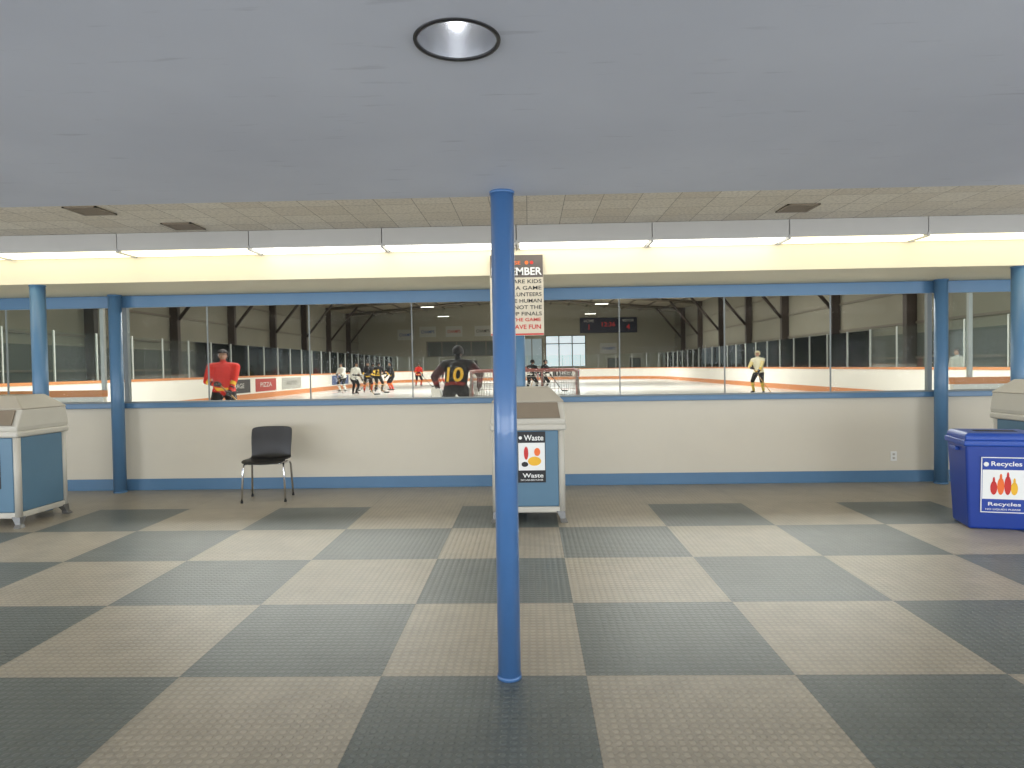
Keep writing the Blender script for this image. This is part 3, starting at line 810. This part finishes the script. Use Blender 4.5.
def person(name, x, y, rot, scale=1., jersey=(20, 20, 22), stripe=(230, 180, 40), pants=(18, 18, 20), socks=(20, 20, 22), helmet=(18, 18, 20),
           lean=.25, crouch=.08, stance=.2, stag=.0, hands=None, stick=True, skates=True, voxel=.02, number=None, numcol=None, sleeve=None, yoke=None,
           z0=ICE+.002, hair=(50, 36, 26), pads=False, bulk=1., numh=.24):
    e = empty(name, (x, y, z0), rot=rot, scale=scale)
    up = .07 if skates else 0
    hz = .90+up-crouch
    P = V((0, .04+.25*math.sin(lean)*.5, hz+.04))
    t = V((0, -math.sin(lean), math.cos(lean)))
    bone = []
    def B(n, p0, r0, p1, r1): bone.append((n, V(p0), r0, V(p1), r1))
    ch = P+t*.30; ub = P+t*.44; nk = P+t*.52
    k = bulk
    B('hip', P-V((0, 0, .02)), (.165*k, .13*k, .12), P+t*.06, (.165*k, .135*k, .1))
    B('torso', P+t*.02, (.185*k, .15*k, .11), ch, (.20*k, .145*k, .12))
    B('torso', ch, (.20*k, .145*k, .12), ub, (.185*k, .125*k, .07))
    hl = V((0, -math.sin(lean*.35), math.cos(lean*.35)))
    hc = nk+hl*.15+V((0, -.015, 0))
    B('neck', nk-t*.02, .062, nk+hl*.07, .055)
    B('head', hc+V((0, .012, .025)), (.076, .092, .085), hc+V((0, -.02, -.055)), (.052, .058, .05))
    B('head', hc+V((0, -.085, -.005)), .011, hc+V((0, -.105, -.028)), .014)
    for sx in (-1, 1): B('head', hc+V((sx*.076, .01, -.01)), (.01, .018, .028), hc+V((sx*.08, .015, -.015)), (.008, .016, .025))
    if hands is None:
        hands = ((-.14, -.30, 1.10-crouch), (.12, -.44, .82-crouch)) if stick else ((-.30, -.08, .80), (.30, -.08, .80))
    wr = []; el = []
    for i, sx in enumerate((-1, 1)):
        s_ = ub+V((sx*.205*k, 0, -.01))
        E, T = ik(s_, hands[i], .30, .27, (sx*.8, .5, -.4))
        wr.append(T); el.append(E)
        B('uarm', s_, .088*k, E, .062*k); B('farm', E, .062*k, T, .043*k)
        B('yoke', ub+V((sx*.06, 0, .02)), .085, s_, .088*k)
    for i, sx in enumerate((-1, 1)):
        an = V((sx*stance, .03+(stag if i else -stag), .085+up))
        hip = V((sx*.095, P.y, hz))
        K, T = ik(hip, an, .43, .425, (sx*.25, -1, 0))
        B('thigh', hip, .12*k, K, .082*k)
        B('shin', K, .075*k, T, .052); B('shin', K.lerp(T, .1), .07*k, K.lerp(T, .45), (.07*k))
        d = V((math.sin(sx*.25), -math.cos(.25), 0))
        B('foot', T+V((0, .02, -.03)), (.045, .05, .05), T+d*.15+V((0, 0, -.045)), (.042, .05, .035))
        if skates:
            b = box('skate_blade_%d' % i, (-.004, -.13, 0), (.004, .13, .05), m_chrome, e)
            c0 = T+d*.06; b.location = (c0.x, c0.y, 0.0); b.rotation_euler = (0, 0, sx*.25)
            for j, q in enumerate((-.09, .08)):
                h = box('blade_holder_%d_%d' % (i, j), (-.012, q-.02, .03), (.012, q+.02, .085), m_white, e); h.location = b.location; h.rotation_euler = b.rotation_euler
        if pads:
            n = (K-T).normalized()
            pb = loft('leg_pad_%d' % i, [rect(.13, -.19, -.06, -.02), rect(.145, -.17, -.03, .35), rect(.145, -.19, -.04, .52), rect(.125, -.15, -.02, .78)], m_white, e, bev=.03)
            pb.location = (T.x, T.y, .05)
            pb.rotation_mode = 'QUATERNION'; pb.rotation_quaternion = V((0, 0, 1)).rotation_difference(n)
    me = blob([b for b in bone], voxel, 3)
    mats = [cloth(jersey), cloth(stripe), cloth(pants), cloth(socks), m_skin, m_boot, cloth(sleeve or jersey), cloth(yoke or jersey)]
    for m_ in mats: me.materials.append(m_)
    def rr(r): return (r[0]+r[1])/2 if hasattr(r, '__len__') else r
    for p in me.polygons:
        c = p.center; best = 9; bi = None
        for b in bone:
            d = b[3]-b[1]; tt = max(0, min(1, (c-b[1]).dot(d)/max(d.length_squared, 1e-6)))
            dist = (c-(b[1]+d*tt)).length-(rr(b[2])*(1-tt)+rr(b[4])*tt)
            if b[0] == 'torso': dist -= .01
            if dist < best: best = dist; bi = (b[0], tt)
        n_, tt = bi
        h = (c-P).dot(t)
        mi = 0
        if n_ in ('hip', 'torso'):
            mi = 0
            if h < -.07 and n_ == 'hip': mi = 2
            elif -.03 < h < .035: mi = 1
        elif n_ == 'thigh': mi = 2 if h < -.05 else 0
        elif n_ == 'yoke': mi = 7
        elif n_ == 'uarm': mi = 7 if tt < .25 else 6
        elif n_ == 'farm': mi = 1 if .25 < tt < .55 else 6
        elif n_ == 'shin': mi = 1 if (skates and .35 < tt < .55) else (3 if skates else 2)
        elif n_ == 'foot': mi = 5
        elif n_ in ('head', 'neck'): mi = 4
        p.material_index = mi
    me.name = 'body'
    body = obj('body', me, [], e)
    hd = empty('head_details', hc); hd.parent = e
    for i, sx in enumerate((-1, 1)):
        disc('eye_%d' % i, (sx*.03, -.086, .012), .012, .007, m_white, hd, 12, .012); disc('pupil_%d' % i, (sx*.03, -.088, .012), .005, .006, m_black_p, hd, 10, .006)
        box('brow_%d' % i, (sx*.03-.016, -.090, .028), (sx*.03+.016, -.07, .034), cloth(hair), hd)
    box('mouth', (-.024, -.082, -.056), (.024, -.06, -.049), bpy.data.materials.get('lips') or M('lips', (150, 80, 70), .5), hd, bev=.002)
    bm = bmesh.new(); bmesh.ops.create_uvsphere(bm, u_segments=28, v_segments=18, radius=1)
    if helmet:
        for v in bm.verts: v.co = V((v.co.x*.108, v.co.y*.128+.008, v.co.z*.118+.02))
        kill = [v for v in bm.verts if (v.co.z < .045 and v.co.y < -.03) or v.co.z < -.05]
        bmesh.ops.delete(bm, geom=kill, context='VERTS')
        o = fin('helmet', bm, [cloth(helmet)], hd, smooth=True)
        md = o.modifiers.new('s', 'SOLIDIFY'); md.thickness = .012
        bm = bmesh.new()
        for i in range(-3, 4):
            a = i*.28; sxx = math.sin(a)
            bm_tube(bm, [(sxx*.10, -.10*math.cos(a)-.012, .05), (sxx*.108, -.13*math.cos(a)-.012, -.02), (sxx*.085, -.10*math.cos(a)-.012, -.10)], .0025, 5)
        for zz, rx in ((.05, .1), (.02, .107), (-.02, .11), (-.06, .1), (-.1, .085)):
            bm_tube(bm, [(math.sin(a_*.2)*rx, -(.118 if zz > .04 or zz < -.09 else .14)*math.cos(a_*.2)-.01, zz) for a_ in range(-6, 7)], .0025, 5)
        fin('face_cage', bm, [m_black], hd)
    else:
        for v in bm.verts: v.co = V((v.co.x*.088, v.co.y*.106+.016, v.co.z*.10+.035))
        kill = [v for v in bm.verts if (v.co.z < .06 and v.co.y < -.04) or (v.co.z < -.03)]
        bmesh.ops.delete(bm, geom=kill, context='VERTS')
        o = fin('hair', bm, [cloth(hair)], hd, smooth=True)
        md = o.modifiers.new('s', 'SOLIDIFY'); md.thickness = .008
    G = []
    sd = (wr[1]-wr[0]).normalized() if stick else V((0, 1, 0))
    for i, sx in enumerate((-1, 1)):
        f = (wr[i]-el[i]).normalized()
        yv = sd if stick else V((0, -1, .1))
        if pads: yv = V((0, -1, 0))
        yv = (yv-f*yv.dot(f)).normalized(); zv = f.cross(yv)
        want = V((-sx, -.6, 0))
        if (-zv).dot(want) < 0: yv = -yv; zv = -zv
        R = Matrix((f, yv, zv)).transposed()
        h = obj('glove_%d' % i if skates else 'hand_%d' % i, HG if skates else HB, [], e)
        h.matrix_local = Matrix.Translation(wr[i]+f*.02) @ R.to_4x4()
        G.append(wr[i]+f*.02+R @ V((.09, 0, -.035)))
    if pads:
        b = box('blocker', (-.11, -.03, -.19), (.11, .03, .19), m_white, e, bev=.02); b.location = G[0]+V((-.05, -.02, .0)); b.rotation_euler = (.3, 0, .9)
        b = cyl('catcher', (0, 0, -.04), .14, .08, m_white, e, r2=.10, seg=28); b.location = G[1]+V((.06, .03, -.02)); b.rotation_euler = (1.3, 0, -.6)
    if stick:
        d = (G[1]-G[0]).normalized()
        tz = (G[0].z-.04)/max(-d.z, .2); end = G[0]+d*tz
        bm = bmesh.new(); bm_tube(bm, [G[0]-d*.08, end], .017, 6)
        fin('stick_shaft', bm, [m_wood if random.random() < .5 else m_black], e)
        bl = loft('stick_blade', [[(0, -.012, -.035), (0, .012, -.035), (0, .012, .035), (0, -.012, .035)],
                                  [(.15, -.012, -.036), (.15, .0, -.036), (.15, .0, .035), (.15, -.012, .035)],
                                  [(.30, -.03, -.03), (.30, -.02, -.03), (.30, -.02, .03), (.30, -.03, .03)]], m_black, e, bev=.003)
        bl.location = end; bl.rotation_euler = (0, 0, math.atan2(d.y, d.x)-.2)
    if number:
        tm = text_mesh(number, height=numh, bold=.02)
        bmx = bmesh.new(); bmx.from_mesh(tm)
        top_f = [f for f in bmx.faces if all(v.co.z > 0 for v in f.verts)]
        bmesh.ops.delete(bmx, geom=[f for f in bmx.faces if f not in top_f], context='FACES')
        bmesh.ops.triangulate(bmx, faces=bmx.faces[:]); bmesh.ops.subdivide_edges(bmx, edges=bmx.edges[:], cuts=3, use_grid_fill=True)
        bt = BVHTree.FromPolygons([v.co for v in me.vertices], [p.vertices for p in me.polygons])
        c0 = P+t*.24
        for v in bmx.verts:
            q = V((-v.co.x, 0, 0))+c0+t*v.co.y
            hit = bt.ray_cast(q+V((0, 1.0, 0)), V((0, -1, 0)))
            v.co = (hit[0]+V((0, .008, 0))) if hit[0] else q+V((0, .16, 0))
        fin('number', bmx, [cloth(numcol or stripe)], e)
    return e

PI = math.pi
RED = (210, 46, 34); YEL = (236, 190, 60); BLK = (24, 24, 27); WHT = (232, 230, 222)
person('hockey_goaltender', -1.46, 13.4, PI-.12, jersey=BLK, stripe=(130, 40, 36), pants=BLK, socks=WHT, lean=.40, crouch=.14, stance=.34, hands=((-.40, -.10, .86), (.42, -.20, .84)),
       stick=False, voxel=.014, number='10', numcol=YEL, sleeve=(60, 28, 30), pads=True, bulk=1.15, scale=1.08, numh=.29)
person('hockey_player', -6.25, 13.5, .35, jersey=RED, stripe=YEL, pants=BLK, socks=RED, lean=.12, crouch=.05, voxel=.014, bulk=1.12, yoke=RED, helmet=(40, 30, 34))
person('hockey_player', -8.95, 34.0, 1.0, jersey=WHT, stripe=BLK, pants=BLK, socks=BLK, lean=.4, crouch=.08, stance=.25, stag=.15)
person('hockey_player', -10.7, 38.0, -.5, jersey=WHT, stripe=BLK, pants=BLK, socks=WHT, lean=.3, number='7', numcol=BLK)
for i, (px, py, r) in enumerate(((-9.0, 37.0, .4), (-8.4, 37.0, 2.9), (-8.1, 39.0, -1.0), (-9.4, 40.0, 3.4))):
    person('hockey_player', px, py, r, jersey=BLK, stripe=YEL, pants=BLK, socks=BLK if i % 2 else (200, 60, 40), lean=.25, crouch=.06, number='%d' % (11+i), numcol=YEL)
person('hockey_player', -8.0, 48.0, .6, jersey=RED, stripe=YEL, pants=BLK, socks=RED, lean=.3)
person('hockey_player', -7.6, 58.0, -.6, jersey=RED, stripe=WHT, pants=BLK, socks=RED, lean=.2)
person('hockey_player', .10, 33.0, 2.6, jersey=BLK, stripe=WHT, pants=BLK, socks=BLK, lean=.35, crouch=.1, stance=.28, number='5', numcol=WHT)
person('hockey_player', .75, 35.0, 1.0, jersey=BLK, stripe=WHT, pants=BLK, socks=BLK, lean=.35, crouch=.1, stance=.28)
person('hockey_player', 9.5, 28.0, -.7, jersey=(228, 222, 196), stripe=YEL, pants=BLK, socks=(180, 160, 80), helmet=(226, 216, 180), lean=.22, crouch=.04, stance=.2, sleeve=(228, 212, 150), voxel=.016, scale=1.04)
def spect(x, y, r, c, z0=.07):
    person('spectator', x, y, r, jersey=c, stripe=c, pants=(36, 38, 48), helmet=None, stick=False, skates=False, lean=.05, crouch=0, stance=.12, z0=z0)
spect(-13.7, 34.2, 1.3, (200, 44, 40)); spect(-13.7, 38.2, 1.5, (36, 44, 96)); spect(-13.75, 39.4, 1.4, (200, 50, 44))
spect(14.4, 22.9, -1.4, (214, 210, 200)); spect(14.5, 24.6, -1.7, (60, 62, 66))

# ------------------------------------------------------------------ lights
def area(name, loc, rot, sx, sy, power, col):
    L = bpy.data.lights.new(name, 'AREA'); L.shape = 'RECTANGLE'; L.size = sx; L.size_y = sy; L.energy = power; L.color = col
    o = bpy.data.objects.new(name, L); COL.objects.link(o); o.location = loc; o.rotation_euler = rot
    return o
R90 = math.radians(90)
area('daylight_rear', (0, -4.95, 1.27), (math.radians(103), 0, 0), 16, 1.5, 590, (.93, .96, 1))
area('side_fill_left', (XL+.02, -.5, 1.27), (math.radians(103), 0, -R90), 7.6, 1.5, 280, (.91, .95, 1))  # unseen lamp added at the left to brighten the low ceiling evenly
area('side_fill_right', (XR-.02, -.5, 1.27), (math.radians(103), 0, R90), 7.6, 1.5, 330, (.91, .95, 1))  # its added counterpart at the right, also out of view, lifting ceiling and floor
area('tile_ceiling_fill', (0, 3.10, 2.40), (math.radians(112), 0, 0), 16, .2, 75, (1, .96, .88))  # added lamp hidden behind the low ceiling edge, brightens the ceiling tiles
for yk in (18, 38.5, 59):
    for xk in (-6.5, 6):
        area('rink_light', (xk, yk, 6.7), (0, 0, 0), 8, 4, 1350, (1, .985, .95))
w = bpy.data.worlds.new('World'); S.world = w; w.use_nodes = True
w.node_tree.nodes['Background'].inputs[0].default_value = (.6, .75, 1, 1); w.node_tree.nodes['Background'].inputs[1].default_value = .8

# ------------------------------------------------------------------ camera
f = 668.
cam = bpy.data.cameras.new('Camera'); cam.sensor_width = 36; cam.lens = f/1024*36; cam.clip_end = 300
co = bpy.data.objects.new('Camera', cam); COL.objects.link(co)
yaw = math.radians(1.5); pit = math.radians(1.42); roll = math.radians(.9)
F = V((-math.sin(yaw)*math.cos(pit), math.cos(yaw)*math.cos(pit), -math.sin(pit)))
R = F.cross(V((0, 0, 1))).normalized(); U = R.cross(F)
R2 = R*math.cos(roll)-U*math.sin(roll); U2 = U*math.cos(roll)+R*math.sin(roll)
m = Matrix((R2, U2, -F)).transposed().to_4x4(); m.translation = V((0, 0, 1.4))
co.matrix_world = m
S.camera = co
S.view_settings.view_transform = 'Standard'
